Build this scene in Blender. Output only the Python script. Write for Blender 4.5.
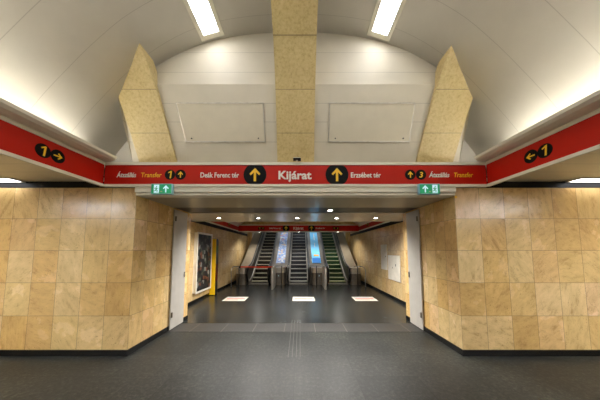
import bpy, bmesh, math, random
from mathutils import Vector, Matrix
random.seed(7)
S = bpy.context.scene
for o in list(bpy.data.objects): bpy.data.objects.remove(o)
COL = S.collection

# ------------------------------------------------------------------ camera, world, exposure
cam = bpy.data.cameras.new('camera'); co = bpy.data.objects.new('camera', cam); COL.objects.link(co)
co.location = (.073, 0, 1.6); co.rotation_euler = (math.radians(90 + 4.6), 0, 0)
cam.sensor_width = 36; cam.lens = 13.5; cam.shift_y = 32 / 600; cam.clip_start = .05
S.camera = co
w = bpy.data.worlds.new('world'); S.world = w; w.use_nodes = True
w.node_tree.nodes['Background'].inputs[0].default_value = (.9, .85, .75, 1)
w.node_tree.nodes['Background'].inputs[1].default_value = .02
S.view_settings.view_transform = 'Standard'; S.view_settings.look = 'None'
S.view_settings.gamma = 1; S.view_settings.use_curve_mapping = False
S.view_settings.exposure = 0.8
LAMP = 7.0      # vault lamps
COVE = 17.5     # tubes hidden in the coves
SOFF = 74.0      # unseen soffit lamps added to light the hall
SPOT = 165.0     # downlights, W

# ------------------------------------------------------------------ materials
def lin(c): return tuple(((v / 255) / 12.92 if v / 255 <= .04045 else ((v / 255 + .055) / 1.055) ** 2.4) for v in c) + (1,)
class NT:
    def __init__(s, name):
        s.m = bpy.data.materials.new(name); s.m.use_nodes = True; s.t = s.m.node_tree
        s.b = s.t.nodes['Principled BSDF']
    def n(s, typ, **kw):
        x = s.t.nodes.new(typ)
        for k, v in kw.items(): setattr(x, k, v)
        return x
    def L(s, a, b): s.t.links.new(a, b)
    def val(s, x, inp):
        if isinstance(x, (int, float)): inp.default_value = x
        else: s.L(x, inp)
    def math(s, op, a, b=0.0, c=0.0):
        x = s.n('ShaderNodeMath', operation=op); s.val(a, x.inputs[0]); s.val(b, x.inputs[1]); s.val(c, x.inputs[2]); return x.outputs[0]
    def mix(s, f, a, b, mode='MIX'):
        x = s.n('ShaderNodeMix', data_type='RGBA', blend_type=mode)
        s.val(f, x.inputs[0])
        for v, i in ((a, 6), (b, 7)):
            if isinstance(v, tuple): x.inputs[i].default_value = v
            else: s.L(v, x.inputs[i])
        return x.outputs[2]
    def pos(s):
        g = s.n('ShaderNodeNewGeometry'); sp = s.n('ShaderNodeSeparateXYZ'); s.L(g.outputs['Position'], sp.inputs[0]); return g, sp
    def noise(s, vec, scale, detail=4, rough=.55):
        x = s.n('ShaderNodeTexNoise'); x.inputs['Scale'].default_value = scale; x.inputs['Detail'].default_value = detail
        x.inputs['Roughness'].default_value = rough
        if vec is not None: s.L(vec, x.inputs['Vector'])
        return x.outputs[0]
    def ramp(s, f, stops):
        r = s.n('ShaderNodeValToRGB'); s.L(f, r.inputs[0]); e = r.color_ramp.elements
        while len(e) < len(stops): e.new(.5)
        for k, (p, c) in enumerate(stops): e[k].position = p; e[k].color = c
        return r.outputs[0]
    def bump(s, h, st=.2, d=.01):
        x = s.n('ShaderNodeBump'); x.inputs['Strength'].default_value = st; x.inputs['Distance'].default_value = d
        s.L(h, x.inputs['Height']); s.L(x.outputs[0], s.b.inputs['Normal'])
def plain(name, c, rough=.5, metal=0.0, var=.06, spec=.5, scale=6):
    t = NT(name); g, sp = t.pos()
    f = t.noise(g.outputs['Position'], scale)
    a = lin(c); dark = tuple(v * (1 - 2 * var) for v in a[:3]) + (1,); lite = tuple(min(1, v * (1 + var)) for v in a[:3]) + (1,)
    t.L(t.ramp(f, [(.3, dark), (.7, lite)]), t.b.inputs['Base Color'])
    t.b.inputs['Roughness'].default_value = rough; t.b.inputs['Metallic'].default_value = metal
    t.b.inputs['Specular IOR Level'].default_value = spec
    return t.m
def emit(name, c, st):
    t = NT(name); t.b.inputs['Base Color'].default_value = tuple(v * .8 for v in lin(c)[:3]) + (1,)
    t.b.inputs['Emission Color'].default_value = lin(c); t.b.inputs['Emission Strength'].default_value = st
    return t.m
def tiles(name, wu_x, wu_y, x0, y0, rough=.22, bright=1.0, wild=1.0, rows=.5018, z0=.09):
    """polished limestone slabs; column pitch wu_x on walls facing y, wu_y on walls facing x"""
    t = NT(name); g, sp = t.pos(); nm = t.n('ShaderNodeSeparateXYZ'); t.L(g.outputs['Normal'], nm.inputs[0])
    facex = t.math('GREATER_THAN', t.math('ABSOLUTE', nm.outputs[0]), .6)
    ux = t.math('DIVIDE', t.math('SUBTRACT', t.math('ABSOLUTE', sp.outputs[0]), x0), wu_x)
    uy = t.math('DIVIDE', t.math('SUBTRACT', sp.outputs[1], y0), wu_y)
    u = t.math('ADD', t.math('MULTIPLY', ux, t.math('SUBTRACT', 1, facex)), t.math('MULTIPLY', uy, facex))
    v = t.math('DIVIDE', t.math('SUBTRACT', sp.outputs[2], z0), rows)
    cu, cv = t.math('FLOOR', u), t.math('FLOOR', v)
    # every row's joints wander a little
    side = t.math('GREATER_THAN', sp.outputs[0], 0)
    cmb = t.n('ShaderNodeCombineXYZ'); t.L(t.math('ADD', cu, t.math('MULTIPLY', side, 31.7)), cmb.inputs[0]); t.L(cv, cmb.inputs[1]); t.L(facex, cmb.inputs[2])
    wn = t.n('ShaderNodeTexWhiteNoise', noise_dimensions='3D'); t.L(cmb.outputs[0], wn.inputs[0])
    k = wild
    def cc(r, gg, b): m = (218, 194, 150); return tuple(x * bright for x in lin(tuple(mm + (a - mm) * k for a, mm in zip((r, gg, b), m)))[:3]) + (1,)
    base = t.ramp(wn.outputs[0], [(0, cc(214, 176, 112)), (.2, cc(222, 194, 138)), (.4, cc(208, 170, 108)), (.55, cc(228, 202, 152)),
                                   (.7, cc(216, 178, 114)), (.85, cc(222, 190, 146)), (1, cc(226, 200, 144))])
    sc = t.n('ShaderNodeVectorMath', operation='SCALE'); t.L(wn.outputs[1], sc.inputs[0]); sc.inputs[3].default_value = 9
    ad = t.n('ShaderNodeVectorMath', operation='ADD'); t.L(g.outputs['Position'], ad.inputs[0]); t.L(sc.outputs[0], ad.inputs[1])
    rot = t.n('ShaderNodeVectorRotate', rotation_type='AXIS_ANGLE'); rot.inputs['Axis'].default_value = (.4, .9, .1)
    t.L(ad.outputs[0], rot.inputs['Vector']); t.L(t.math('MULTIPLY', wn.outputs[0], 40), rot.inputs['Angle'])
    mp = t.n('ShaderNodeMapping'); mp.inputs['Scale'].default_value = (1, 1, .3); t.L(rot.outputs[0], mp.inputs[0])
    n1 = t.noise(mp.outputs[0], 13, 8, .72); n2 = t.noise(ad.outputs[0], 2.5, 4); n3 = t.noise(ad.outputs[0], 60, 3)
    c = t.mix(1, base, t.ramp(n1, [(.28, (.62, .53, .42, 1)), (.46, (.96, .95, .92, 1)), (.7, (1.12, 1.13, 1.12, 1))]), 'MULTIPLY')
    c = t.mix(.6, c, t.ramp(n2, [(.3, (.78, .74, .66, 1)), (.65, (1.08, 1.08, 1.08, 1))]), 'MULTIPLY')
    c = t.mix(1, c, t.ramp(n3, [(.27, (.45, .34, .22, 1)), (.36, (1, 1, 1, 1))]), 'MULTIPLY')
    # thin branching cracks on some slabs
    vo = t.n('ShaderNodeTexVoronoi', feature='DISTANCE_TO_EDGE'); vo.inputs['Scale'].default_value = 2.2
    wp = t.n('ShaderNodeVectorMath', operation='MULTIPLY_ADD'); cn = t.n('ShaderNodeTexNoise'); cn.inputs['Scale'].default_value = 4; t.L(ad.outputs[0], cn.inputs[0])
    t.L(cn.outputs[1], wp.inputs[0]); wp.inputs[1].default_value = (.5, .5, .5); t.L(ad.outputs[0], wp.inputs[2]); t.L(wp.outputs[0], vo.inputs[0])
    cr = t.math('MULTIPLY', t.math('LESS_THAN', vo.outputs[0], .009), t.math('GREATER_THAN', wn.outputs[0], .7))
    c = t.mix(t.math('MULTIPLY', cr, .2 * k), c, (.2, .12, .06, 1))
    fu = t.math('ABSOLUTE', t.math('SUBTRACT', t.math('FRACT', u), .5)); fv = t.math('ABSOLUTE', t.math('SUBTRACT', t.math('FRACT', v), .5))
    j = t.math('MAXIMUM', t.math('GREATER_THAN', fu, .4925), t.math('GREATER_THAN', fv, .494))
    c = t.mix(t.math('MULTIPLY', j, .7), c, (.12, .07, .035, 1))
    t.L(c, t.b.inputs['Base Color'])
    t.L(t.math('ADD', t.math('MULTIPLY', n2, .22), rough - .08), t.b.inputs['Roughness'])
    t.bump(n2, .05, .02)
    return t.m
M = {}
M['stone'] = tiles('limestone_slabs', .39, .29, 2.55, 3.55)
M['stone_far'] = tiles('limestone_slabs_hall', .6, .42, 0, 6.9, .2, .95, .55)
def rib_stone():
    t = NT('rib_stone'); g, sp = t.pos()
    n1 = t.noise(g.outputs['Position'], 26, 8, .7); n2 = t.noise(g.outputs['Position'], 3, 4)
    c = t.ramp(n1, [(.3, lin((176, 152, 98))), (.5, lin((202, 181, 128))), (.7, lin((212, 193, 144)))])
    c = t.mix(.5, c, t.ramp(n2, [(.3, (.9, .87, .8, 1)), (.7, (1.05, 1.05, 1.05, 1))]), 'MULTIPLY')
    j = None
    for z in (3.52, 4.10, 4.64):
        d = t.math('LESS_THAN', t.math('ABSOLUTE', t.math('SUBTRACT', sp.outputs[2], z)), .0045)
        j = d if j is None else t.math('MAXIMUM', j, d)
    c = t.mix(t.math('MULTIPLY', j, .6), c, (.12, .08, .04, 1))
    t.L(c, t.b.inputs['Base Color']); t.b.inputs['Roughness'].default_value = .45
    return t.m
M['rib'] = rib_stone()
def painted(name, c, axis, lines, width=.004, rough=.55, smudge=.12, dark=.45):
    """cream metal cladding with thin panel seams at given coordinates along an axis"""
    t = NT(name); g, sp = t.pos()
    n2 = t.noise(g.outputs['Position'], 1.6, 5)
    a = lin(c); col = t.ramp(n2, [(.3, tuple(v * (1 - smudge) for v in a[:3]) + (1,)), (.7, a)])
    j = None
    for L in lines:
        d = t.math('LESS_THAN', t.math('ABSOLUTE', t.math('SUBTRACT', sp.outputs[axis], L)), width)
        j = d if j is None else t.math('MAXIMUM', j, d)
    if j is not None: col = t.mix(t.math('MULTIPLY', j, dark), col, (.12, .1, .08, 1))
    t.L(col, t.b.inputs['Base Color']); t.b.inputs['Roughness'].default_value = rough
    return t.m
CREAM = (216, 211, 201)
M['vault'] = painted('vault_cladding', CREAM, 1, [3.2, 2.68, 2.14, 1.4, .7, 0, -.7, -1.4, -2.1, -2.8, -3.5], .0035, dark=.3)
M['lunette'] = painted('lunette_cladding', (212, 204, 186), 2, [4.83, 4.45, 3.96, 3.70, 3.41], .0035, .62, dark=.4)
M['soffit'] = painted('soffit_boards', (232, 222, 198), 1, [3.1 - .3 * k for k in range(30)], .004, .35, .06)
M['hatch'] = plain('hatch_paint', (208, 199, 178), .55, 0, .02)
M['cream'] = plain('cream_paint', (232, 228, 212), .45, 0, .02)
M['portal_soffit'] = painted('portal_soffit_panels', (176, 166, 140), 0, [-2.1, -1.05, 0, 1.05, 2.1], .004, .3, .1)
M['pale_soffit'] = plain('pale_soffit_paint', (190, 184, 170), .25)
M['dark_metal'] = plain('dark_metal_channel', (74, 66, 58), .3, .6)
M['trim'] = plain('sign_trim_cream', (226, 221, 202), .45, 0, .02)
M['red'] = plain('red_enamel', (188, 27, 8), .45, 0, .02, .25)
M['black'] = plain('black_vinyl', (10, 10, 9), .5, 0, .02, .15)
M['blackstone'] = plain('black_polished_stone', (20, 19, 17), .18, 0, .3, scale=50)
M['white_ink'] = plain('white_lettering', (235, 230, 220), .5, 0, .01)
M['yellow_ink'] = plain('yellow_lettering', (245, 196, 30), .5, 0, .01)
M['lamp'] = emit('vault_lamp_diffuser', (248, 249, 252), LAMP)
M['lamp_added'] = emit('added_vault_lamp_diffuser', (248, 249, 252), LAMP * 1.7)
M['tube'] = emit('cove_tube', (250, 248, 242), COVE)
M['tube_far'] = emit('cove_tube_hall', (255, 248, 236), COVE * 3.2)
M['soff_added'] = emit('added_soffit_lamp_diffuser', (248, 249, 252), SOFF)
M['soff_dim'] = emit('dim_soffit_lamp_diffuser', (248, 249, 252), 5)
M['added_shaft_lamp'] = emit('added_shaft_lamp_diffuser', (240, 246, 255), 3.0)
M['spot'] = emit('downlight_glass', (255, 253, 248), 25)
M['steel'] = plain('brushed_steel', (196, 190, 180), .3, .5, .1, scale=14)
M['steel_dark'] = plain('dark_brushed_steel', (112, 105, 96), .36, .5, .15, scale=14)
M['panel_dark'] = plain('dark_balustrade_panel', (62, 58, 53), .3, .5)
M['guide'] = plain('worn_line', (78, 76, 71), .4)
M['deck_beige'] = plain('beige_deck', (140, 128, 108), .45, .1)
M['rubber'] = plain('black_rubber', (18, 17, 16), .4)
M['door_grey'] = plain('grey_door_paint', (192, 188, 181), .3, .1, .04)
M['chrome'] = plain('chrome', (205, 202, 196), .2, .6)
M['white'] = plain('white_cabinet_paint', (226, 222, 210), .4)
M['yellow'] = plain('yellow_panel', (236, 190, 20), .4, 0, .03)
M['dark'] = plain('dark_panel', (34, 32, 32), .3)
M['belt'] = plain('red_belt', (244, 70, 34), .6, 0, .03)
def floor_mat():
    t = NT('dark_granite'); g, sp = t.pos()
    n1 = t.noise(g.outputs['Position'], 22, 8, .85); n2 = t.noise(g.outputs['Position'], 1.3, 6, .65)
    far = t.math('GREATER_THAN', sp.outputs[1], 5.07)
    # slabs
    u = t.math('DIVIDE', sp.outputs[0], .78); v = t.math('DIVIDE', sp.outputs[1], .6)
    cmb = t.n('ShaderNodeCombineXYZ'); t.L(t.math('FLOOR', u), cmb.inputs[0]); t.L(t.math('FLOOR', v), cmb.inputs[1])
    wn = t.n('ShaderNodeTexWhiteNoise'); t.L(cmb.outputs[0], wn.inputs[0])
    c = t.ramp(n1, [(.36, lin((26, 28, 27))), (.5, lin((43, 45, 43))), (.64, lin((76, 78, 74)))])
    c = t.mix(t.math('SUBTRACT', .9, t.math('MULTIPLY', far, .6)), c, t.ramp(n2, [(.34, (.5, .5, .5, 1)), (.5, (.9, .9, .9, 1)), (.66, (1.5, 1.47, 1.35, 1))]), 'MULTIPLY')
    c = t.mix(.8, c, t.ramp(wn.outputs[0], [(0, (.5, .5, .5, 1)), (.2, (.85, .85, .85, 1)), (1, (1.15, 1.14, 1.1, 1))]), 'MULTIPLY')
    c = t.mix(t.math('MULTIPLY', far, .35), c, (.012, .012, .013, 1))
    fu = t.math('ABSOLUTE', t.math('SUBTRACT', t.math('FRACT', u), .5)); fv = t.math('ABSOLUTE', t.math('SUBTRACT', t.math('FRACT', v), .5))
    j = t.math('MAXIMUM', t.math('GREATER_THAN', fu, .495), t.math('GREATER_THAN', fv, .4935))
    c = t.mix(t.math('MULTIPLY', j, .75), c, (.006, .006, .006, 1))
    t.L(c, t.b.inputs['Base Color'])
    r = t.math('ADD', t.math('MULTIPLY', n2, .14), .38)
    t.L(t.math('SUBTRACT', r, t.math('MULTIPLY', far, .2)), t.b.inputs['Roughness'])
    t.b.inputs['Specular IOR Level'].default_value = .27
    t.bump(n1, .08, .002)
    return t.m
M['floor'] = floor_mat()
def grating():
    t = NT('studded_plate'); g, sp = t.pos()
    a = t.math('ADD', sp.outputs[0], sp.outputs[1]); b = t.math('SUBTRACT', sp.outputs[0], sp.outputs[1])
    f = t.math('MULTIPLY', t.math('SINE', t.math('MULTIPLY', a, 110)), t.math('SINE', t.math('MULTIPLY', b, 110)))
    c = t.ramp(f, [(.2, lin((34, 33, 31))), (.7, lin((66, 63, 58)))])
    j = t.math('LESS_THAN', t.math('FRACT', t.math('ADD', t.math('DIVIDE', sp.outputs[0], .62), .4)), .02)
    c = t.mix(t.math('MULTIPLY', j, .8), c, lin((110, 104, 96)))
    t.L(c, t.b.inputs['Base Color']); t.b.inputs['Roughness'].default_value = .45
    t.bump(f, .5, .004)
    return t.m
M['grating'] = grating()
def poster(name, stops, scale, vec=(1, 1, 1), rough=.5):
    t = NT(name); g, sp = t.pos(); mp = t.n('ShaderNodeMapping'); mp.inputs['Scale'].default_value = vec; t.L(g.outputs['Position'], mp.inputs[0])
    vo = t.n('ShaderNodeTexVoronoi', distance='CHEBYCHEV'); vo.inputs['Scale'].default_value = scale; t.L(mp.outputs[0], vo.inputs['Vector'])
    s2 = t.n('ShaderNodeSeparateColor'); t.L(vo.outputs['Color'], s2.inputs[0])
    r = t.ramp(s2.outputs[0], stops); r.node.color_ramp.interpolation = 'CONSTANT'
    t.L(r, t.b.inputs['Base Color']); t.b.inputs['Roughness'].default_value = rough
    return t
M['poster_dark'] = poster('dark_collage_poster', [(0, lin((40, 40, 40))), (.3, lin((20, 20, 22))), (.55, lin((74, 80, 66))), (.7, lin((110, 70, 50))), (.8, lin((130, 130, 124))), (.9, lin((50, 50, 54)))], 9).m
M['ad_mosaic'] = poster('blue_mosaic_print', [(0, lin((120, 145, 190))), (.35, lin((145, 168, 205))), (.6, lin((190, 195, 200))), (.75, lin((105, 125, 175))), (.9, lin((215, 180, 110))), (.96, lin((205, 130, 105)))], 11, (1, .7, 1)).m
M['ad_blue'] = plain('sky_blue_print', (110, 190, 235), .6, 0, .03)
M['ad_deep'] = plain('mid_blue_print', (50, 120, 200), .3, 0, .03)
M['ad_orange'] = plain('orange_print', (240, 170, 60), .3)
M['exit_green'] = emit('exit_green', (30, 150, 100), .3)
M['exit_white'] = emit('exit_white', (200, 232, 245), .38)
M['exit_body'] = plain('exit_housing', (150, 200, 215), .3)
M['wall_shaft'] = plain('shaft_plaster', (176, 164, 140), .5)
M['dark_red'] = plain('dark_red_print', (96, 30, 24), .4)
M['green_screen'] = plain('green_print', (60, 96, 54), .4)

# ------------------------------------------------------------------ mesh helpers
class MB:
    def __init__(s): s.v = []; s.f = []; s.mi = []
    def add(s, vs, fs, mi=0):
        k = len(s.v); s.v += [tuple(p) for p in vs]; s.f += [[i + k for i in f] for f in fs]; s.mi += [mi] * len(fs); return s
    def box(s, x0, x1, y0, y1, z0, z1, mi=0):
        vs = [(x, y, z) for x in (x0, x1) for y in (y0, y1) for z in (z0, z1)]
        return s.add(vs, [(0, 1, 3, 2), (4, 6, 7, 5), (0, 4, 5, 1), (2, 3, 7, 6), (0, 2, 6, 4), (1, 5, 7, 3)], mi)
    def loft(s, rings, mi=0, caps=True, closed=True):
        n = len(rings[0]); vs = [p for r in rings for p in r]; fs = []
        for a in range(len(rings) - 1):
            for b in range(n if closed else n - 1):
                c = (b + 1) % n; fs.append((a * n + b, a * n + c, (a + 1) * n + c, (a + 1) * n + b))
        if caps: fs.append(tuple(range(n - 1, -1, -1))); fs.append(tuple((len(rings) - 1) * n + i for i in range(n)))
        return s.add(vs, fs, mi)
    def tube(s, path, r, n=10, mi=0, sx=1.0):
        P = [Vector(p) for p in path]; rings = []
        for i, p in enumerate(P):
            d = (P[min(i + 1, len(P) - 1)] - P[max(i - 1, 0)]).normalized()
            a = d.cross(Vector((0, 0, 1)) if abs(d.z) < .99 else Vector((0, 1, 0)))
            if abs(d.x) < .2: a = Vector((1, 0, 0)) - d * d.x
            a.normalize(); b = d.cross(a).normalized()
            rings.append([tuple(p + a * math.cos(t) * r * sx + b * math.sin(t) * r) for t in (2 * math.pi * k / n for k in range(n))])
        return s.loft(rings, mi)
    def prism_x(s, cols, x0, x1, mi=0):
        """columns (y, zlow, zhigh) extruded from x0 to x1"""
        rings = [[(x0, y, a), (x1, y, a), (x1, y, b), (x0, y, b)] for y, a, b in cols]
        return s.loft(rings, mi)
    def build(s, name, mats, parent=None, smooth=False, bevel=0.0):
        me = bpy.data.meshes.new(name); me.from_pydata(s.v, [], s.f)
        if not isinstance(mats, (list, tuple)): mats = [mats]
        for m in mats: me.materials.append(m)
        for p, i in zip(me.polygons, s.mi): p.material_index = i; p.use_smooth = smooth
        b = bmesh.new(); b.from_mesh(me); bmesh.ops.recalc_face_normals(b, faces=b.faces); b.to_mesh(me); b.free(); me.update()
        o = bpy.data.objects.new(name, me); COL.objects.link(o)
        if parent:
            o.parent = parent; o.matrix_parent_inverse = Matrix.Translation(-Vector(parent.location))
        if bevel:
            md = o.modifiers.new('bevel', 'BEVEL'); md.width = bevel; md.segments = 2; md.limit_method = 'ANGLE'
        return o
def thing(name, label, cat, loc, group=None):
    o = bpy.data.objects.new(name, None); COL.objects.link(o); o.location = loc; o.empty_display_size = .1
    o['label'] = label; o['category'] = cat
    if group: o['group'] = group
    return o
def tag(o, label, cat, group=None):
    o['label'] = label; o['category'] = cat
    if group: o['group'] = group
    return o
def struct(o, label=None, cat=None):
    o['kind'] = 'structure'
    if label: o['label'] = label
    if cat: o['category'] = cat
    return o
def box(name, m, parent, *a, bevel=0.0): return MB().box(*a).build(name, m, parent, bevel=bevel)

# ------------------------------------------------------------------ dimensions
YW = 3.55; PX = 2.55; HX = 3.15; SZ = 2.47; HB = 6.85; YF = 11.5
VT = [(0, 5.24), (.6, 5.215), (1.2, 5.115), (1.7, 4.93), (2.2, 4.61), (2.6, 4.22), (2.85, 3.93), (3.15, 3.56), (3.4, 3.2), (3.6, 2.9), (3.8, 2.58)]
def vz(x):
    x = abs(x); k = 0
    while k < len(VT) - 2 and x > VT[k + 1][0]: k += 1
    (x0, z0), (x1, z1) = VT[k], VT[k + 1]
    def sl(i):
        if i == 0: return 0
        a, b = VT[max(i - 1, 0)], VT[min(i + 1, len(VT) - 1)]
        return (b[1] - a[1]) / (b[0] - a[0])
    h = x1 - x0; t = (x - x0) / h
    return (2 * t ** 3 - 3 * t * t + 1) * z0 + (t ** 3 - 2 * t * t + t) * h * sl(k) + (3 * t * t - 2 * t ** 3) * z1 + (t ** 3 - t * t) * h * sl(k + 1)
BACK = -4.5; WIDE = 7.5

# ------------------------------------------------------------------ structure
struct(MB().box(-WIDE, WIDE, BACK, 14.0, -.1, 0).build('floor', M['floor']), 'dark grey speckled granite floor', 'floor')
struct(MB().box(-2.54, 2.54, 4.55, 5.07, 0, .004).build('trim_1', M['grating']), 'band of dark studded metal plates across the floor of the passage', 'floor strip')
for s, nm in ((-1, 'left'), (1, 'right')):
    x0, x1 = (s * PX, s * WIDE) if s > 0 else (s * WIDE, s * PX)
    struct(MB().box(x0, x1, YW, 5.37, .09, 2.6).build('wall_front_' + nm, M['stone']), f'wall of polished ochre stone slabs {nm} of the passage', 'wall')
    p = .012
    xa, xb = (PX - p, WIDE) if s > 0 else (-WIDE, -PX + p)
    struct(MB().box(xa, xb, YW - p, 5.37 + p, 0, .09).build('baseboard_front_' + nm, M['blackstone']), f'black stone plinth under the {nm} stone wall', 'baseboard')
    xa, xb = (PX + .0, WIDE) if s > 0 else (-WIDE, -PX)
    struct(MB().box(xa, xb, YW - .005, 5.37, 2.6, 2.72).build('trim_front_' + nm, M['black']), f'black strip along the top of the {nm} stone wall', 'trim')
    # inner hall side wall
    xa, xb = (HX, HX + .3) if s > 0 else (-HX - .3, -HX)
    struct(MB().box(xa, xb, 5.37, 13.75, .09, 2.55).build('wall_hall_' + nm, M['stone_far']), f'pale stone wall along the {nm} of the hall with the escalators', 'wall')
    xa, xb = (HX - .012, HX + .3) if s > 0 else (-HX - .3, -HX + .012)
    struct(MB().box(xa, xb, 5.39, 13.75, 0, .09).build('baseboard_hall_' + nm, M['blackstone']), f'black plinth along the {nm} wall of the inner hall', 'baseboard')
    xa, xb = (HX - .006, HX + .3) if s > 0 else (-HX - .3, -HX + .006)
    struct(MB().box(xa, xb, 5.39, 13.75, 2.44, 2.57).build('trim_hall_' + nm, M['black']), f'black strip along the top of the {nm} hall wall', 'trim')
    # return wall and escalator shaft wall
    xa, xb = (2.88, HX) if s > 0 else (-HX, -2.88)
    struct(MB().box(xa, xb, 13.76, 13.9, 0, 3.6).build('wall_return_' + nm, M['stone_far']), f'narrow stone return wall beside the {nm} escalator', 'wall')
    cols = [(13.9 + .5 * k, -.05 + .62 * .5 * k, 3.55 + .62 * .5 * k) for k in range(13)]
    xa, xb = (2.88, 3.1) if s > 0 else (-3.1, -2.88)
    struct(MB().prism_x(cols, xa, xb).build('wall_shaft_' + nm, M['wall_shaft']), f'plain sloping wall {nm} of the escalators', 'wall')
    # low ceiling beside the vault
    xa, xb = (3.07, WIDE) if s > 0 else (-WIDE, -3.07)
    struct(MB().box(xa, xb, BACK, YW - .005, 2.70, 2.76).build('ceiling_' + nm, M['soffit']), f'low ceiling of cream boards over the {nm} stone wall', 'ceiling')
    xa, xb = (WIDE, WIDE + .2) if s > 0 else (-WIDE - .2, -WIDE)
    struct(MB().box(xa, xb, BACK, YW, 0, 2.8).build('wall_side_' + nm, M['stone_far']))
    # portal jambs past the wall (closing pieces above)
struct(MB().box(-WIDE, WIDE, BACK - .2, BACK, 0, 5.3).build('wall_back', M['cream']))
# vault
xs = [-3.66 + 7.32 * k / 56 for k in range(57)]
ys = [BACK, 0, 4.02]
v = MB(); vs = [(x, y, vz(x)) for y in ys for x in xs]; fs = []
for a in range(len(ys) - 1):
    for b in range(56): fs.append((a * 57 + b, a * 57 + b + 1, (a + 1) * 57 + b + 1, (a + 1) * 57 + b))
vo = v.add(vs, fs).build('ceiling_vault', M['vault'], smooth=True)
md = vo.modifiers.new('solid', 'SOLIDIFY'); md.thickness = .03; md.offset = 1
struct(vo, 'curved cream vault ceiling', 'ceiling')
# lunette wall closing the vault: bright upright top, leaning lower part
xl = [-2.8 + 5.6 * k / 64 for k in range(65)]
m_ = MB(); rows = []
for (y, z) in ((3.80, 2.9), (3.76, 3.09), (3.365, 4.2), (3.36, 4.215), (3.375, 4.22), (3.49, 5.24)): rows.append((y, z))
for k in range(len(xl) - 1):
    a, b = xl[k], xl[k + 1]
    for (y0, z0), (y1, z1) in zip(rows, rows[1:]):
        def cl(x, y, z):
            return (x, y, min(z, max(vz(x) + .02, z0 if False else 0)))
        za0, za1, zb0, zb1 = min(z0, vz(a)), min(z1, vz(a)), min(z0, vz(b)), min(z1, vz(b))
        if za1 - za0 < 1e-6 and zb1 - zb0 < 1e-6 and z1 - z0 > 1e-6: continue
        def yy(z): return y0 if abs(z1 - z0) < 1e-6 else y0 + (y1 - y0) * (z - z0) / (z1 - z0)
        m_.add([(a, yy(za0), za0), (b, yy(zb0), zb0), (b, yy(zb1) if z1 - z0 > 1e-6 else y1, zb1), (a, yy(za1) if z1 - z0 > 1e-6 else y1, za1)], [(0, 1, 2, 3)])
for s in (-1, 1):
    m_.add([(s * 2.8, y, min(z, vz(2.8))) for y, z in rows[:3]] + [(s * 2.8, 3.9, vz(2.8)), (s * 2.8, 3.9, 2.9)], [(0, 1, 2, 3, 4)])
lo = m_.build('wall_lunette', M['lunette'])
struct(lo, 'cream panelled end wall under the arch, leaning forward', 'wall')
for s, nm in ((-1, 'left'), (1, 'right')):
    a, b = sorted((s * 2.8, s * 3.75))
    struct(MB().box(a, b, 3.61, 4.0, 2.95, 3.02).box(a, b, 4.0, 4.04, 2.95, 4.3).build('wall_niche_' + nm, M['vault']), 'cream recess behind the slanted rib', 'wall')
# cove gutters
def cove(s, y0, y1, mat, tube, name, label, lipx=2.86, zz=3.0, outx=3.66):
    t = thing(name, label, 'light cove', (s * 3.1, (y0 + y1) / 2, zz), 'cove lights')
    pts = [(lipx, zz + .09), (lipx + .01, zz + .055), (lipx + .05, zz + .025), (lipx + .11, zz + .005), (lipx + .18, zz), (outx, zz), (outx, zz + .02), (lipx + .18, zz + .02), (lipx + .11, zz + .025), (lipx + .06, zz + .045), (lipx + .03, zz + .07), (lipx + .02, zz + .095)]
    rings = [[(s * x, y, z) for x, z in pts] for y in (y0, y1)]
    MB().loft(rings).build('gutter', mat, t)
    MB().tube([(s * 3.2, y0 + .05, zz + .05), (s * 3.2, y1 + (.0 if y1 > 4 else -.08), zz + .05)], .02, 8).build('light_tube', tube, t)
    return t
cove(-1, BACK + .02, 3.5, M['cream'], M['tube'], 'light_cove', 'long cream light cove under the vault above the left red sign band')
cove(1, BACK + .02, 3.5, M['cream'], M['tube'], 'light_cove', 'long cream light cove under the vault above the right red sign band')

# portal: fascia, soffit, channel, inner soffit
struct(MB().box(-2.55, 2.55, 3.505, 3.7, 2.515, 2.6).box(-2.55, 2.55, 3.53, 3.7, 2.47, 2.515).build('trim_2', M['cream'], bevel=.004), 'cream fascia over the passage', 'trim')
struct(MB().box(-PX, PX, 3.7, 4.6, SZ + .005, 2.6).build('ceiling_passage', M['portal_soffit']), 'brownish ceiling of the passage', 'ceiling')
struct(MB().box(-PX, PX, 4.6, 5.24, SZ + .012, 2.6).build('trim_3', M['dark_metal']), 'dark metal channel across the passage ceiling', 'trim')
struct(MB().box(-PX, PX, 5.24, 5.385, SZ, 2.6).box(-HX, HX, 5.385, HB, SZ, 2.6).build('ceiling_inner', M['pale_soffit']), 'pale ceiling strip with a row of downlights', 'ceiling')
# inner hall ceiling and end wall over the far sign band
def vz2(x): return 4.1 - .0745 * x * x * 1.3 - .004 * x ** 4
x2 = [-3.45 + 6.9 * k / 30 for k in range(31)]
vs = [(x, y, vz2(x)) for y in (HB - .05, 11.75) for x in x2]
o = MB().add(vs, [(b, b + 1, 31 + b + 1, 31 + b) for b in range(30)]).build('ceiling_hall', M['vault'], smooth=True)
md = o.modifiers.new('solid', 'SOLIDIFY'); md.thickness = .03; md.offset = 1
struct(o, 'vaulted ceiling of the inner hall', 'ceiling')
struct(MB().box(-HX - .3, HX + .3, HB - .05, HB, 2.6, 4.2).build('wall_hall_front', M['cream']))
struct(MB().box(-HX - .3, HX + .3, 11.6, 11.75, 2.87, 4.2).build('wall_hall_back', M['stone_far']), 'stone wall above the far red sign band', 'wall')
struct(MB().box(-HX, HX, 11.53, 12.4, 2.575, 2.66).build('ceiling_landing', M['pale_soffit']), 'low ceiling over the foot of the escalators', 'ceiling')
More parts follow.
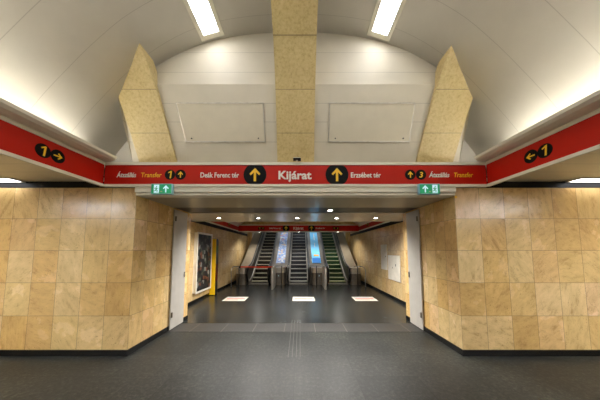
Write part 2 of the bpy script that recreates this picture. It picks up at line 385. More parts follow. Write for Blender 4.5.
for s, nm in ((-1, 'left'), (1, 'right')):
    a, b = sorted((s * HX, s * (HX + .2)))
    struct(MB().box(a, b, 12.3, 13.9, 2.57, 3.7).build('wall_upper_' + nm, M['wall_shaft']))
cols = [(12.4 + .5 * k, 2.60 + .62 * .5 * k, 2.68 + .62 * .5 * k) for k in range(16)]
struct(MB().prism_x(cols, -3.3, 3.3).build('ceiling_shaft', M['cream']), 'sloping ceiling over the escalators', 'ceiling')
struct(MB().box(-3.1, 3.1, 19.88, 19.98, 3.4, 7.3).build('wall_shaft_top', M['cream']))
cove(-1, HB + .02, 11.5, M['cream'], M['tube_far'], 'light_cove', 'small cream light cove at the left of the inner hall', 2.9, 2.92, 3.45)
cove(1, HB + .02, 11.5, M['cream'], M['tube_far'], 'light_cove', 'small cream light cove at the right of the inner hall', 2.9, 2.92, 3.45)

# ------------------------------------------------------------------ stone ribs
prof = [(2.02, 5.32), (2.35, 5.10), (2.70, 4.87), (2.98, 4.62), (3.17, 4.36), (3.32, 4.10), (3.45, 3.80), (3.56, 3.52), (3.64, 3.28), (3.71, 3.09), (3.75, 2.95)]
def rib(cx, lean, w, label):
    rings = []
    for y, z in prof:
        c = cx + lean * (z - 3.09); h = w / 2
        rings.append([(c - h, y, z), (c + h, y, z), (c + h, y + .3, z + .0), (c - h, y + .3, z)])
    return struct(MB().loft(rings).build('stone_rib', M['rib']), label, 'stone rib')
rib(.0, 0, .62, 'straight central stone rib curving up to the crown of the vault')
rib(-2.34, -.145, .63, 'slanted stone rib piercing the left side of the vault, above the sign reading 1')
rib(2.36, .145, .62, 'slanted stone rib piercing the right side of the vault, above the sign reading 3')

# ------------------------------------------------------------------ lettering
def text_mesh(body, width=None, height=None, shear=0.0, bold=0.0):
    cu = bpy.data.curves.new('t', 'FONT'); cu.body = body; cu.size = 1; cu.extrude = .004; cu.offset = bold; cu.shear = shear; cu.resolution_u = 3
    o = bpy.data.objects.new('t', cu); COL.objects.link(o)
    bpy.context.view_layer.update()
    me = bpy.data.meshes.new_from_object(o.evaluated_get(bpy.context.evaluated_depsgraph_get()))
    bpy.data.objects.remove(o)
    V = [tuple(v.co) for v in me.vertices]; F = [list(p.vertices) for p in me.polygons]; bpy.data.meshes.remove(me)
    x0 = min(v[0] for v in V); x1 = max(v[0] for v in V); y0 = min(v[1] for v in V); y1 = max(v[1] for v in V)
    sy = height if height else 1
    sx = width / (x1 - x0) if width else sy
    if not height: sy = sx
    return [((v[0] - (x0 + x1) / 2) * sx, v[1] * sy, v[2] * .35) for v in V], F
class Frame:
    def __init__(s, o, R, U, N): s.o, s.R, s.U, s.N = Vector(o), Vector(R), Vector(U), Vector(N)
    def p(s, a, b, c=0): return tuple(s.o + s.R * a + s.U * b + s.N * c)
def fbox(fr, a0, a1, b0, b1, c0, c1):
    vs = [fr.p(a, b, c) for a in (a0, a1) for b in (b0, b1) for c in (c0, c1)]
    return vs, [(0, 1, 3, 2), (4, 6, 7, 5), (0, 4, 5, 1), (2, 3, 7, 6), (0, 2, 6, 4), (1, 5, 7, 3)]
def disc(fr, cx, cy, r, c0, c1, lo=None, hi=None, n=28):
    pts = [(cx + r * math.cos(2 * math.pi * k / n), cy + r * math.sin(2 * math.pi * k / n)) for k in range(n)]
    if lo is not None: pts = [(a, min(hi, max(lo, b))) for a, b in pts]
    return MB().loft([[fr.p(a, b, c0) for a, b in pts], [fr.p(a, b, c1) for a, b in pts]])
def arrow_pts(): # pointing up, unit height 1
    t = .13
    return [(-.085, -.5), (.085, -.5), (.085, .17), (.30, -.05), (.40, .06), (0, .5), (-.40, .06), (-.30, -.05), (-.085, .17)]
def arrow(fr, cx, cy, h, c, ang=0):
    P = [(a * h, b * h) for a, b in arrow_pts()]; ca, sa = math.cos(ang), math.sin(ang)
    P = [(cx + a * ca - b * sa, cy + a * sa + b * ca) for a, b in P]
    m = MB()
    # split into stem + head halves (all convex)
    for idx in ((0, 1, 2, 5, 8), (2, 3, 4, 5), (5, 6, 7, 8)):
        q = [P[i] for i in idx]
        m.loft([[fr.p(a, b, c) for a, b in q], [fr.p(a, b, c + .002) for a, b in q]])
    return m
def lettering(fr, body, cx, y, mat, parent, name='lettering', **k):
    V, F = text_mesh(body, **k)
    return MB().add([fr.p(a + cx, b + y, c + .004) for a, b, c in V], F).build(name, mat, parent)
def pictogram(fr, parent, cx, cy, r, kind, lo=None, hi=None, ang=0):
    d = disc(fr, cx, cy, r, .0, .004, lo, hi).build('disc', M['black'], parent)
    if kind == 'arrow': arrow(fr, cx, cy, r * (1.18 if lo is not None else 1.25), .0045, ang).build('arrow', M['yellow_ink'], d)
    elif kind == '1':
        h = r * 1.45; m = MB()
        for q in (((-.02, -.5), (.16, -.5), (.26, .5), (.09, .5)), ((-.22, .30), (-.20, .17), (.07, .30), (.12, .5))):
            pp = [(cx + a * h, cy + b * h) for a, b in q]
            m.loft([[fr.p(a, b, .0045) for a, b in pp], [fr.p(a, b, .0065) for a, b in pp]])
        m.build('numeral', M['yellow_ink'], d)
    else: lettering(fr, kind, cx, cy - r * .55, M['yellow_ink'], d, 'numeral', height=r * 1.5, shear=.2, bold=.025)
    return d
def band(name_label, fr, a0, a1, H, depth, loc, group):
    t = thing('sign_band', name_label, 'sign', loc, group)
    MB().add(*fbox(fr, a0, a1, 0, H, -.02, 0)).build('panel', M['red'], t)
    MB().add(*fbox(fr, a0, a1, H, H + .045, -depth, .012)).build('trim', M['trim'], t)
    MB().add(*fbox(fr, a0, a1, -.042, 0, -.03, .012)).build('trim', M['trim'], t)
    return t
def front_layout(fr, t, H, full=True):
    m = H / 2; k = 1 / 62.8
    X = lambda px: .073 + (px - 300) * k
    for cx in (X(255), X(337)): pictogram(fr, t, cx, m, .183, 'arrow', .004, H - .004)
    lettering(fr, 'Kijárat', X(295), .085, M['white_ink'], t, width=33 * k, height=.185, bold=.03)
    lettering(fr, 'Deák Ferenc tér', X(219.8), .11, M['white_ink'], t, width=38.5 * k, height=.115, bold=.02)
    lettering(fr, 'Erzsébet tér', X(365.8), .11, M['white_ink'], t, width=30 * k, height=.115, bold=.02)
    pictogram(fr, t, X(170), m, .083, '1'); pictogram(fr, t, X(180.6), m, .083, 'arrow')
    pictogram(fr, t, X(410.3), m, .083, 'arrow'); pictogram(fr, t, X(421), m, .083, '3')
    if full:
        lettering(fr, 'Átszállás', X(126.5), .115, M['white_ink'], t, width=19.5 * k, height=.105, shear=.15, bold=.025)
        lettering(fr, 'Transfer', X(151.5), .115, M['yellow_ink'], t, width=20.5 * k, height=.105, shear=.1, bold=.01)
        lettering(fr, 'Átszállás', X(439), .115, M['white_ink'], t, width=20.5 * k, height=.105, shear=.2, bold=.025)
        lettering(fr, 'Transfer', X(463.5), .115, M['yellow_ink'], t, width=19 * k, height=.105, shear=.2, bold=.01)
GB = 'red direction sign bands'
fr = Frame((0, 3.5, 2.642), (1, 0, 0), (0, 0, 1), (0, -1, 0))
t = band('red sign band across the passage reading Kijárat, nearest the viewer', fr, -3.04, 3.04, .312, .2, (0, 3.5, 2.6), GB)
box('backing', M['trim'], t, -3.04, 3.04, 3.521, 3.60, 2.61, 2.95)
front_layout(fr, t, .312)
frl = Frame((-3.04, 0, 2.642), (0, 1, 0), (0, 0, 1), (1, 0, 0))
t = band('near red sign band running along the left, with number 1 and an arrow pointing right', frl, BACK + .02, 3.485, .312, .03, (-3.04, 0, 2.6), GB)
pictogram(frl, t, 2.638, .158, .085, '1'); pictogram(frl, t, 2.805, .158, .085, 'arrow', ang=-math.pi / 2)
frr = Frame((3.04, 0, 2.642), (0, -1, 0), (0, 0, 1), (-1, 0, 0))
t = band('near red sign band running along the right, with number 1 and an arrow pointing left', frr, -3.485, -BACK - .02, .312, .03, (3.04, 0, 2.6), GB)
pictogram(frr, t, -2.805, .158, .085, 'arrow', ang=math.pi / 2); pictogram(frr, t, -2.638, .158, .085, '1')
fr = Frame((0, 11.5, 2.572), (1, 0, 0), (0, 0, 1), (0, -1, 0))
t = band('far red sign band above the foot of the escalators', fr, -3.1, 3.1, .29, .1, (0, 11.5, 2.53), GB)
front_layout(fr, t, .29, False)
for s in (-1, 1):
    fr = Frame((s * 3.1, 0, 2.60), (0, -s, 0), (0, 0, 1), (-s, 0, 0))
    a, b = sorted((-s * (HB + .01), -s * 11.48))
    t = band('far red sign band along the %s wall of the inner hall' % ('left' if s < 0 else 'right'), fr, a, b, .29, .04, (s * 3.1, 9, 2.55), GB)
    pictogram(fr, t, -s * 9.9, .145, .083, '1'); pictogram(fr, t, -s * 10.1, .145, .083, 'arrow', ang=s * math.pi / 2)

# ------------------------------------------------------------------ lamps
def vault_lamp(s, y0, y1, label):
    xa, xb = s * 1.20, s * 1.49
    t = thing('ceiling_lamp', label, 'lamp', (s * 1.345, (y0 + y1) / 2, 5.06), 'long lamps in the vault')
    def q(u, y, d): x = xa + (xb - xa) * u; return (x, y, vz(x) - d)
    vs = [q(.08, y0 + .03, .012), q(.92, y0 + .03, .012), q(.92, y1 - .03, .012), q(.08, y1 - .03, .012),
          q(.08, y0 + .03, .006), q(.92, y0 + .03, .006), q(.92, y1 - .03, .006), q(.08, y1 - .03, .006)]
    MB().add(vs, [(0, 1, 2, 3), (4, 7, 6, 5), (0, 4, 5, 1), (1, 5, 6, 2), (2, 6, 7, 3), (3, 7, 4, 0)]).build('diffuser', M['lamp' if y1 > 3 else 'lamp_added'], t)
    m = MB()
    for (u0, u1, a, b) in ((-.12, .08, y0 - .05, y1 + .05), (.92, 1.12, y0 - .05, y1 + .05), (.08, .92, y0 - .05, y0 + .03), (.08, .92, y1 - .03, y1 + .05)):
        vs = [q(u, y, d) for u in (u0, u1) for y in (a, b) for d in (-.01, .02)]
        m.add(vs, [(0, 1, 3, 2), (4, 6, 7, 5), (0, 4, 5, 1), (2, 3, 7, 6), (0, 2, 6, 4), (1, 5, 7, 3)])
    m.build('frame', M['trim'], t)
    for k in range(3):
        y = y1 - .05 - .035 * k
        vs = [q(u, yy, d) for u in (.08, .92) for yy in (y - .004, y + .004) for d in (.012, .018)]
        MB().add(vs, [(0, 1, 3, 2), (4, 6, 7, 5), (0, 4, 5, 1), (2, 3, 7, 6), (0, 2, 6, 4), (1, 5, 7, 3)]).build('louvre', M['trim'], t)
for s, nm in ((-1, 'left'), (1, 'right')):
    vault_lamp(s, 2.1, 3.36, f'long rectangular ceiling lamp {nm} of the central stone rib')
    for y in (.2, -1.7): vault_lamp(s, y, y + 1.26, f'unseen long ceiling lamp added behind the viewer on the {nm}')  # unseen vault lamps added behind the viewer to light the room
    for y in (3.36, 1.3, -.8, -2.9):  # all rows but the first are out of view, added to brighten the walls
        a, b = sorted((s * 4.36, s * 5.9))
        lab = f'flat lamp in the low ceiling at the {nm} edge of the picture' if y > 3 else f'unseen flat lamp added in the low ceiling on the {nm}'
        t = thing('soffit_lamp', lab, 'lamp', ((a + b) / 2, y + .08, 2.7), 'lamps in the low ceilings')
        box('diffuser', M['soff_dim' if y > 3 else 'soff_added'], t, a, b, y, y + .16, 2.688, 2.70)
        MB().box(a - .025, a, y - .02, y + .18, 2.682, 2.70).box(b, b + .025, y - .02, y + .18, 2.682, 2.70).box(a, b, y - .02, y, 2.682, 2.70).box(a, b, y + .16, y + .18, 2.682, 2.70).build('frame', M['trim'], t)
def downlight(x, y, z, label, watts, group):
    t = thing('downlight', label, 'downlight', (x, y, z), group)
    n = 20
    def ring(r, zz): return [(x + r * math.cos(2 * math.pi * k / n), y + r * math.sin(2 * math.pi * k / n), zz) for k in range(n)]
    MB().loft([ring(.075, z), ring(.075, z - .012), ring(.055, z - .016), ring(.05, z - .004)], caps=False).build('rim', M['chrome'], t)
    MB().loft([ring(.05, z - .010), ring(.05, z - .003)]).build('glass', M['spot'], t)
    l = bpy.data.lights.new('downlight_beam', 'SPOT'); l.energy = watts; l.spot_size = math.radians(150); l.spot_blend = .6; l.shadow_soft_size = .05; l.color = (1, .96, .9)
    lo = bpy.data.objects.new('downlight_beam', l); COL.objects.link(lo); lo.location = (x, y, z - .03); lo.parent = t; lo.matrix_parent_inverse = Matrix.Translation(-Vector(t.location))
for k, (x, nm) in enumerate(((-2.12, 'leftmost'), (-1.05, 'second from the left'), (0.0, 'middle one'), (1.06, 'fourth from the left'), (2.12, 'rightmost'))):
    downlight(x, 6.03, SZ, f'round downlight in the passage ceiling, {nm} of the near row', SPOT * (.6 if abs(x) > 2 else 1.1), 'near row of downlights')
for x, nm in ((-2.08, 'left'), (0.0, 'middle'), (2.08, 'right')):
    downlight(x, 12.0, 2.575, f'small far downlight under the low ceiling, {nm} of the three by the escalators', SPOT * .45, 'far row of downlights')
downlight(.74, 4.9, SZ + .012, 'single small downlight in the dark channel of the passage ceiling', 3, 'single downlight')
for y in (13.6, 15.2, 16.8):  # unseen lamp panels added to light the shaft
    t = MB().add([(x, yy, 2.595 + .62 * (yy - 12.4) - d) for x in (-1.9, 1.9) for yy in (y - .12, y + .12) for d in (.03, 0)], [(0, 1, 3, 2), (4, 6, 7, 5), (0, 4, 5, 1), (2, 3, 7, 6), (0, 2, 6, 4), (1, 5, 7, 3)]).build('added_shaft_lamp', M['added_shaft_lamp'])
    tag(t, 'unseen flat lamp added under the sloping ceiling of the escalator shaft', 'lamp', 'added lamps of the escalator shaft')

# ------------------------------------------------------------------ hatches on the leaning wall
def leanY(z): return 3.365 + (4.2 - z) * (3.76 - 3.365) / (4.2 - 3.09)
for xt0, xt1, xb0, xb1, nm in ((-1.91, -.53, -1.83, -.52, 'left'), (.56, 1.91, .56, 1.89, 'right')):
    t = thing('access_hatch', f'large rectangular access hatch on the cream wall {nm} of the central rib', 'hatch', ((xt0 + xt1) / 2, 3.57, 3.42), 'access hatches')
    def slab(x0, x1, x2, x3, z0, z1, d0, d1):
        vs = []
        for (xa, xb, z) in ((x2, x3, z0), (x0, x1, z1)):
            for x in (xa, xb):
                for d in (d0, d1): vs.append((x, leanY(z) - d, z - d * .3))
        return vs, [(0, 1, 3, 2), (4, 6, 7, 5), (0, 4, 5, 1), (2, 3, 7, 6), (0, 2, 6, 4), (1, 5, 7, 3)]
    MB().add(*slab(xt0, xt1, xb0, xb1, 3.42, 3.95, .002, .014)).build('panel', M['hatch'], t)
    m = MB(); g = .016
    m.add(*slab(xt0 - g, xt1 + g, xt0 - g, xt1 + g, 3.95, 3.966, .002, .02)); m.add(*slab(xb0 - g, xb1 + g, xb0 - g, xb1 + g, 3.404, 3.42, .002, .02))
    m.add(*slab(xt0 - g, xt0, xb0 - g, xb0, 3.42, 3.95, .002, .02)); m.add(*slab(xt1, xt1 + g, xb1, xb1 + g, 3.42, 3.95, .002, .02))
    m.build('frame', M['steel'], t)
    for x in (xb0 + .1, xb1 - .1):
        MB().tube([(x, leanY(3.46) - .012, 3.456), (x, leanY(3.46) - .03, 3.45)], .011, 8).build('knob', M['dark'], t)

# ------------------------------------------------------------------ exit signs
def man(fr, cx, cy, h, c):
    m = MB()
    def seg(a, b, r):
        a, b = Vector((a[0] * h + cx, a[1] * h + cy)), Vector((b[0] * h + cx, b[1] * h + cy)); d = (b - a).normalized() * r * h; n = Vector((-d.y, d.x))
        q = [a - n - d * .3, a + n - d * .3, b + n + d * .3, b - n + d * .3]
        m.loft([[fr.p(p.x, p.y, c) for p in q], [fr.p(p.x, p.y, c + .001) for p in q]])
    seg((0, .15), (-.05, -.1), .09); seg((0, .15), (.2, .05), .045); seg((0, .15), (-.2, .1), .045); seg((-.2, .1), (-.25, -.05), .04)
    seg((-.05, -.1), (.12, -.22), .055); seg((.12, -.22), (.1, -.45), .05); seg((-.05, -.1), (-.12, -.28), .055); seg((-.12, -.28), (-.32, -.3), .045)
    k = 10; pts = [(cx + .02 * h + .08 * h * math.cos(6.283 * i / k), cy + .33 * h + .08 * h * math.sin(6.283 * i / k)) for i in range(k)]
    m.loft([[fr.p(a, b, c) for a, b in pts], [fr.p(a, b, c + .001) for a, b in pts]])
    return m
def exit_sign(s, cx, label):
    t = thing('exit_sign', label, 'sign', (cx, 3.45, 2.45), 'green exit signs')
    y = 3.40; w, h = .325, .165; zc = 2.54
    box('housing', M['exit_body'], t, cx - w / 2, cx + w / 2, y, y + .055, zc - h / 2, zc + h / 2, bevel=.005)
    fr = Frame((cx, y, zc), (1, 0, 0), (0, 0, 1), (0, -1, 0))
    p = MB().add(*fbox(fr, -w / 2 + .012, w / 2 - .012, -h / 2 + .012, h / 2 - .012, 0, .003)).build('green_face', M['exit_green'], t)
    ax, mx = (.07, -.075) if s < 0 else (-.07, .08)
    arrow(fr, ax, 0, .115, .0035).build('arrow', M['exit_white'], p)
    MB().add(*fbox(fr, mx - .04, mx + .04, -.062, .064, .0032, .0045)).build('doorway', M['exit_white'], p)
    man(fr, mx, 0, .11, .005).build('running_figure', M['exit_green'], p)
    MB().add(*fbox(fr, -.015, .015, -.05, -.035, .0032, .004)).build('small_plate', M['rib'], p)
    MB().box(cx - .03, cx + .03, 3.455, 3.505, 2.52, 2.59).build('bracket', M['trim'], t)
exit_sign(-1, -2.06, 'green exit sign with running figure at the left end of the fascia')
exit_sign(1, 2.07, 'green exit sign with running figure at the right end of the fascia')
# camera dome on top of the band
t = thing('security_camera', 'small black camera with a white cap on top of the red band', 'camera', (.026, 3.46, 3.0))
box('body', M['black'], t, -.035, .087, 3.42, 3.50, 3.018, 3.045, bevel=.008)
box('cap', M['white'], t, -.03, .082, 3.425, 3.495, 3.045, 3.053)
box('bracket', M['trim'], t, .01, .04, 3.45, 3.48, 3.0, 3.018)
tag(MB().box(2.553, 2.587, 3.546, 3.55, 2.43, 2.465).build('sticker', M['yellow']), 'tiny yellow sticker at the top corner of the right stone wall', 'sticker')

# ------------------------------------------------------------------ grey doors in the passage sides
for s, nm in ((-1, 'left'), (1, 'right')):
    t = thing('panel_door', f'tall narrow grey metal door on the {nm} side of the passage', 'door', (s * PX, 4.85, 0), 'grey passage doors')
    a, b = sorted((s * (PX - .0135), s * (PX - .04)))
    MB().box(a, b, 4.60, 5.12, .015, SZ - .03).build('leaf', M['door_grey'], t, bevel=.006)
    a, b = sorted((s * (PX - .04), s * (PX - .06)))
    box('handle', M['chrome'], t, a, b, 5.06, 5.085, 1.0, 1.12)
    for z in (.25, 2.2): box('hinge', M['steel_dark'], t, a, b, 4.62, 4.65, z, z + .1)

# ------------------------------------------------------------------ left wall poster case and machine
t = thing('poster_case', 'white framed display case with a dark poster on the left hall wall', 'poster', (-3.1, 7.4, .28))
MB().box(-HX, -3.06, 6.86, 7.98, .30, 2.14).build('housing', M['white'], t)
m = MB()
for a in ((6.84, 6.90, .28, 2.16), (7.94, 8.0, .28, 2.16), (6.90, 7.94, .28, .34), (6.90, 7.94, 2.10, 2.16)): m.box(-3.06, -3.04, *a)
m.build('frame', M['white'], t, bevel=.004)
box('poster', M['poster_dark'], t, -3.06, -3.052, 6.90, 7.94, .34, 2.10)
t = thing('ticket_machine', 'slim yellow sided machine standing against the left hall wall', 'machine', (-3.05, 8.4, 0))
cols = [(8.15, 0.03, 1.9)] + [(8.29 - .14 * math.cos(a), .03, 1.9 + .12 * math.sin(a)) for a in [math.pi * k / 12 for k in range(1, 12)]] + [(8.43, .03, 1.9)]
MB().prism_x(cols, -3.14, -2.97).build('cabinet', M['dark'], t)
MB().box(-3.14, -2.95, 8.11, 8.15, .02, 2.0).build('side_panel', M['yellow'], t, bevel=.008)
box('base', M['black'], t, -3.13, -2.98, 8.16, 8.42, 0, .03)
box('screen', M['green_screen'], t, -2.972, -2.962, 8.19, 8.39, 1.5, 1.75)
box('front_plate', M['dark_red'], t, -2.972, -2.962, 8.19, 8.39, .5, 1.1)

# ------------------------------------------------------------------ right wall cabinets
t = thing('wall_cabinet', 'tall narrow white cabinet door on the right hall wall', 'cabinet', (HX, 8.26, .9), 'white wall cabinets')
MB().box(HX - .03, HX, 7.98, 8.52, .90, 1.80).build('door', M['white'], t, bevel=.005)
box('lock', M['dark'], t, HX - .036, HX - .03, 8.03, 8.06, 1.35, 1.39)
t = thing('wall_cabinet', 'wide white two door cabinet on the right hall wall, nearer the viewer', 'cabinet', (HX, 7.4, .62), 'white wall cabinets')
box('housing', M['steel'], t, HX - .02, HX, 6.93, 7.86, .61, 1.43)
for a, b in ((6.94, 7.54), (7.555, 7.85)): MB().box(HX - .035, HX - .02, a, b, .62, 1.42).build('door', M['white'], t, bevel=.004)
box('keyhole', M['dark'], t, HX - .041, HX - .035, 7.2, 7.24, 1.08, 1.15)
box('keyhole', M['dark'], t, HX - .041, HX - .035, 7.46, 7.48, 1.0, 1.05)

# ------------------------------------------------------------------ floor notices
for cx, nm in ((-2.04, 'left'), (.19, 'middle'), (2.19, 'right')):
    t = thing('floor_notice', f'white and red striped notice stuck on the floor, {nm} of three before the escalators', 'sign', (cx, 7.55, 0), 'floor notices')
    box('sheet', M['white'], t, cx - .36, cx + .36, 7.25, 7.87, .001, .004)
    box('stripe', M['belt'], t, cx - .30, cx + .30, 7.50, 7.60, .004, .005)
    box('stripe', M['belt'], t, cx - .30, cx + .12, 7.36, 7.39, .004, .005)
    box('stripe', M['ad_deep'], t, cx - .30, cx + .2, 7.74, 7.77, .004, .005)
# faint guide lines
t = thing('guide_strip', 'faint worn guide lines on the floor at the middle of the passage', 'floor marking', (-.02, 4.3, 0))
for k in range(4): box('line', M['guide'], t, -.11 + .06 * k, -.10 + .06 * k, 3.5, 5.3, .0042, .0052)

# ------------------------------------------------------------------ escalators
SL = .62
def ramp(y, y0=11.3, w=.22):
    a = (y - y0) / w
    return SL * w * (a if a > 30 else math.log(1 + math.exp(a)))
YE = 18.6
def ycols(y0, y1, n=44): return [y0 + (y1 - y0) * k / n for k in range(n + 1)]
SP = 1.87
tread = {0: plain('tread_grey', (176, 168, 146), .45, .2), 1: plain('tread_blue_grey', (172, 170, 164), .45, .2), 2: plain('tread_green_grey', (168, 170, 130), .45, .2)}
riser = {0: plain('riser_black', (22, 20, 18), .4, .2), 1: plain('riser_slate', (52, 54, 60), .4, .3), 2: plain('riser_green_light', (14, 56, 28), .4, .1)}  # green light on the right steps is put into their riser colour
names = ['left escalator with dark steps, behind the red belt', 'middle escalator with slate grey steps', 'right escalator with dark steps, green light put into their colour']
for i, cx in enumerate((-SP, 0, SP)):
    t = thing('escalator', names[i], 'escalator', (cx, 11.0, 0), 'escalators')
    hw = .43
    # first step mesh
    ml = MB(); d = .33
    ml.box(-hw + .01, hw - .01, -.0, d, -.026, 0, 0)
    for g in range(12): ml.box(-hw + .03 + g * .068, -hw + .055 + g * .068, .02, d - .01, 0, .004, 0)
    n = 6; ring = [[(x, .002 + .02 * math.sin(k / n * 3.14), -.026 - .205 * k / n) for k in range(n + 1)] + [(x, .06, -.24), (x, .06, -.026)] for x in (-hw + .01, hw - .01)]
    ml.loft(ring, 1)
    st0 = ml.build('step', [tread[i], riser[i]], t)
    y = 11.06; k = 0
    while y < YE - .3:
        o = st0 if k == 0 else st0.copy()
        if k: COL.objects.link(o)
        o.matrix_parent_inverse = Matrix.Identity(4)
        o.parent = t; o.location = (0, y - 11.0, ramp(y + .17, 11.25) + .008)
        y += d; k += 1
    MB().box(cx - hw, cx + hw, 10.62, 11.05, 0, .012).build('comb_plate', M['steel_dark'], t)
    MB().box(cx - hw, cx + hw, 11.0, 11.06, .012, .02).build('comb_teeth', M['steel'], t)
    for s in (-1, 1):
        # skirt
        ys_ = ycols(10.7, YE)
        x0, x1 = sorted((cx + s * hw, cx + s * (hw + .03)))
        MB().prism_x([(yy, max(-.0, ramp(yy) - .3), ramp(yy) + .16) for yy in ys_], x0, x1).build('skirt', M['steel_dark'], t)
        # balustrade with rounded newel end
        xb0, xb1 = sorted((cx + s * (hw + .03), cx + s * (hw + .065)))
        r = .38; c0 = 10.83; zc = .46
        cols = [(c0 - r * math.cos(a), zc - r * math.sin(a), zc + r * math.sin(a)) for a in [math.pi / 2 * q / 8 for q in range(9)]]
        cols[0] = (cols[0][0], zc - .01, zc + .01)
        cols += [(yy, max(0.08, ramp(yy) - .25), ramp(yy) + .84) for yy in ycols(10.9, YE)]
        MB().prism_x(cols, xb0, xb1).build('balustrade', M['panel_dark'], t)
        # handrail
        hx = cx + s * (hw + .05)
        path = [(hx, 10.92, .075)] + [(hx, c0 - (r + .015) * math.sin(a), zc - (r + .015) * math.cos(a)) for a in [math.pi * q / 14 for q in range(15)]] + [(hx, yy, ramp(yy) + .865) for yy in ycols(10.95, YE)]
        hr = MB().tube(path, .033, 8, sx=1.2).build('handrail', M['rubber'], t, smooth=True)
        # bright edge strip under the handrail
        xs0, xs1 = sorted((cx + s * (hw + .01), cx + s * (hw + .035)))
        MB().prism_x([(yy, ramp(yy) + .79, ramp(yy) + .825) for yy in ycols(10.95, YE)], xs0, xs1).build('edge_strip', M['steel'], t)
        MB().prism_x([(yy, ramp(yy) + .15, ramp(yy) + .19) for yy in ycols(10.8, YE)], xs0, xs1).build('edge_strip', M['steel'], t)
    if i != 1:
        s = -1 if i == 0 else 1
        a, b = sorted((cx + s * (hw + .065), s * 2.875))
        MB().prism_x([(yy, max(0, ramp(yy) - .3), ramp(yy) + .74) for yy in ycols(11.0, YE)], a, b).build('outer_deck', M['deck_beige'], t)
# dividers between the escalators
for j, cx in enumerate((-SP / 2, SP / 2)):
    nm = ('left', 'middle') if j == 0 else ('middle', 'right')
    t = thing('escalator_divider', f'steel clad divider between the {nm[0]} and {nm[1]} escalators', 'divider', (cx, 11, 0), 'escalator dividers')
    hw2 = SP / 2 - .43 - .068
    MB().prism_x([(yy, max(0, ramp(yy) - .3), ramp(yy) + .76) for yy in ycols(10.95, YE)], cx - hw2, cx + hw2).build('deck', M['steel_dark'], t)
    # rounded front cabinet
    n = 10; wq = hw2 - .12
    def ringz(z): return [(cx - wq, 10.95, z)] + [(cx - wq * math.cos(math.pi * k / n), 10.62 - .14 * math.sin(math.pi * k / n), z) for k in range(n + 1)] + [(cx + wq, 10.95, z)]
    MB().loft([ringz(0), ringz(.55)]).build('front_cabinet', M['steel_dark'], t)
    MB().loft([ringz(.555), ringz(.80)]).build('front_cap', M['steel'], t)
    fr = Frame((cx, 10.48, .42), (1, 0, 0), (0, 0, 1), (0, -1, 0))
    disc(fr, .02, 0, .018, -.0, .012).build('indicator', M['exit_white'], t)
# adverts lying on the dividers
for j, (cx, m) in enumerate(((-SP / 2, M['ad_mosaic']), (SP / 2, M['ad_blue']))):
    ys_ = ycols(11.5, 18.2, 30)
    lab = ['long blue and white mosaic patterned advert on the divider left of the middle escalator', 'long plain sky blue advert on the divider right of the middle escalator'][j]
    if j == 0:
        o = MB().prism_x([(yy, ramp(yy) + .765, ramp(yy) + .78) for yy in ys_], cx - .21, cx + .23).build('advert_strip', m); tag(o, lab, 'advert', 'adverts on the dividers')
    else:
        t = thing('advert_strip', lab, 'advert', (cx, 11.5, .9), 'adverts on the dividers')
        MB().prism_x([(yy, ramp(yy) + .765, ramp(yy) + .78) for yy in ys_], cx - .24, cx + .21).build('sheet', m, t)
        for (ya, yb, xa, xb, mm) in ((11.5, 11.95, -.22, .19, M['ad_deep']), (12.1, 12.22, -.12, .14, M['ad_orange']), (12.9, 13.3, -.03, .0, M['white']), (13.6, 14.3, -.02, .02, M['white']), (15.3, 15.6, -.18, .14, M['ad_orange'])):
            MB().prism_x([(yy, ramp(yy) + .781, ramp(yy) + .785) for yy in ycols(ya, yb, 4)], cx + xa, cx + xb).build('print', mm, t)
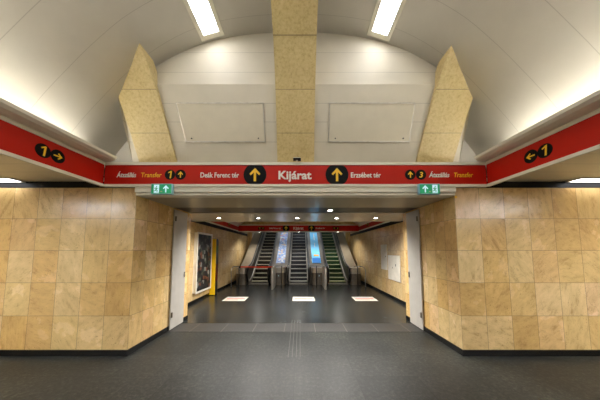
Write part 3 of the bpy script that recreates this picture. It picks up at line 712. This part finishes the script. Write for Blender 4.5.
# barriers before the escalators
for cx, nm in ((-1.06, 'left'), (1.12, 'right')):
    t = thing('guide_barrier', f'upright steel plate barrier before the escalators, the {nm} of the two central ones', 'barrier', (cx, 9.7, 0), 'steel barriers')
    MB().box(cx - .04, cx + .04, 9.3, 10.3, .0, .86).build('plate', M['steel'], t, bevel=.005)
    MB().tube([(cx, 9.25, 0), (cx, 9.25, .86), (cx, 9.3, .9), (cx, 10.3, .9)], .022, 8).build('post', M['steel'], t, smooth=True)
    MB().tube([(cx - .02, 10.32, .9), (cx + (.62 if cx < 0 else -.62), 10.32, .9)], .02, 8).build('rail', M['steel'], t, smooth=True)
    MB().tube([(cx + (.3 if cx < 0 else -.3), 10.32, 0), (cx + (.3 if cx < 0 else -.3), 10.32, .9)], .02, 8).build('post', M['rubber'], t, smooth=True)
for s, nm in ((-1, 'left'), (1, 'right')):
    t = thing('guide_barrier', f'bent chrome tube barrier against the {nm} hall wall', 'barrier', (s * 2.9, 10.1, 0), 'tube barriers')
    MB().tube([(s * 2.93, 9.98, 0), (s * 2.95, 9.98, .72), (s * 2.9, 10.0, .84), (s * 2.8, 10.02, .88), (s * 2.45, 10.05, .88)], .02, 8).build('rail', M['chrome'], t, smooth=True)
    MB().tube([(s * 2.62, 10.04, 0), (s * 2.62, 10.04, .88)], .025, 8).build('post', M['rubber'], t, smooth=True)
t = thing('belt_barrier', 'red belt stretched across the left escalator entrance', 'barrier', (-1.9, 10.05, .85))
box('belt', M['belt'], t, -2.57, -1.095, 10.0, 10.006, .83, .89)
box('buckle', M['black'], t, -2.585, -2.555, 9.97, 10.01, .81, .91)
# outer newel boxes
for s, nm in ((-1, 'left'), (1, 'right')):
    t = thing('newel_cabinet', f'rounded steel cabinet at the foot of the {nm} escalator beside the hall wall', 'cabinet', (s * 2.6, 10.7, 0), 'newel cabinets')
    cx, wq, n = s * 2.66, .24, 10
    def rz(z): return [(cx - wq, 10.98, z)] + [(cx - wq * math.cos(math.pi * k / n), 10.62 - .12 * math.sin(math.pi * k / n), z) for k in range(n + 1)] + [(cx + wq, 10.98, z)]
    MB().loft([rz(0), rz(.5)]).build('body', M['steel_dark'], t); MB().loft([rz(.505), rz(.78)]).build('cap', M['steel'], t)
# small notices on the shaft walls
tag(box('wall_notice', M['red'], None, -2.88, -2.872, 14.0, 14.25, 2.0, 2.25), 'small red notice on the sloping wall left of the escalators', 'notice')
tag(box('wall_notice', M['white'], None, 2.872, 2.88, 14.0, 14.2, 1.95, 2.2), 'small white notice on the sloping wall right of the escalators', 'notice')
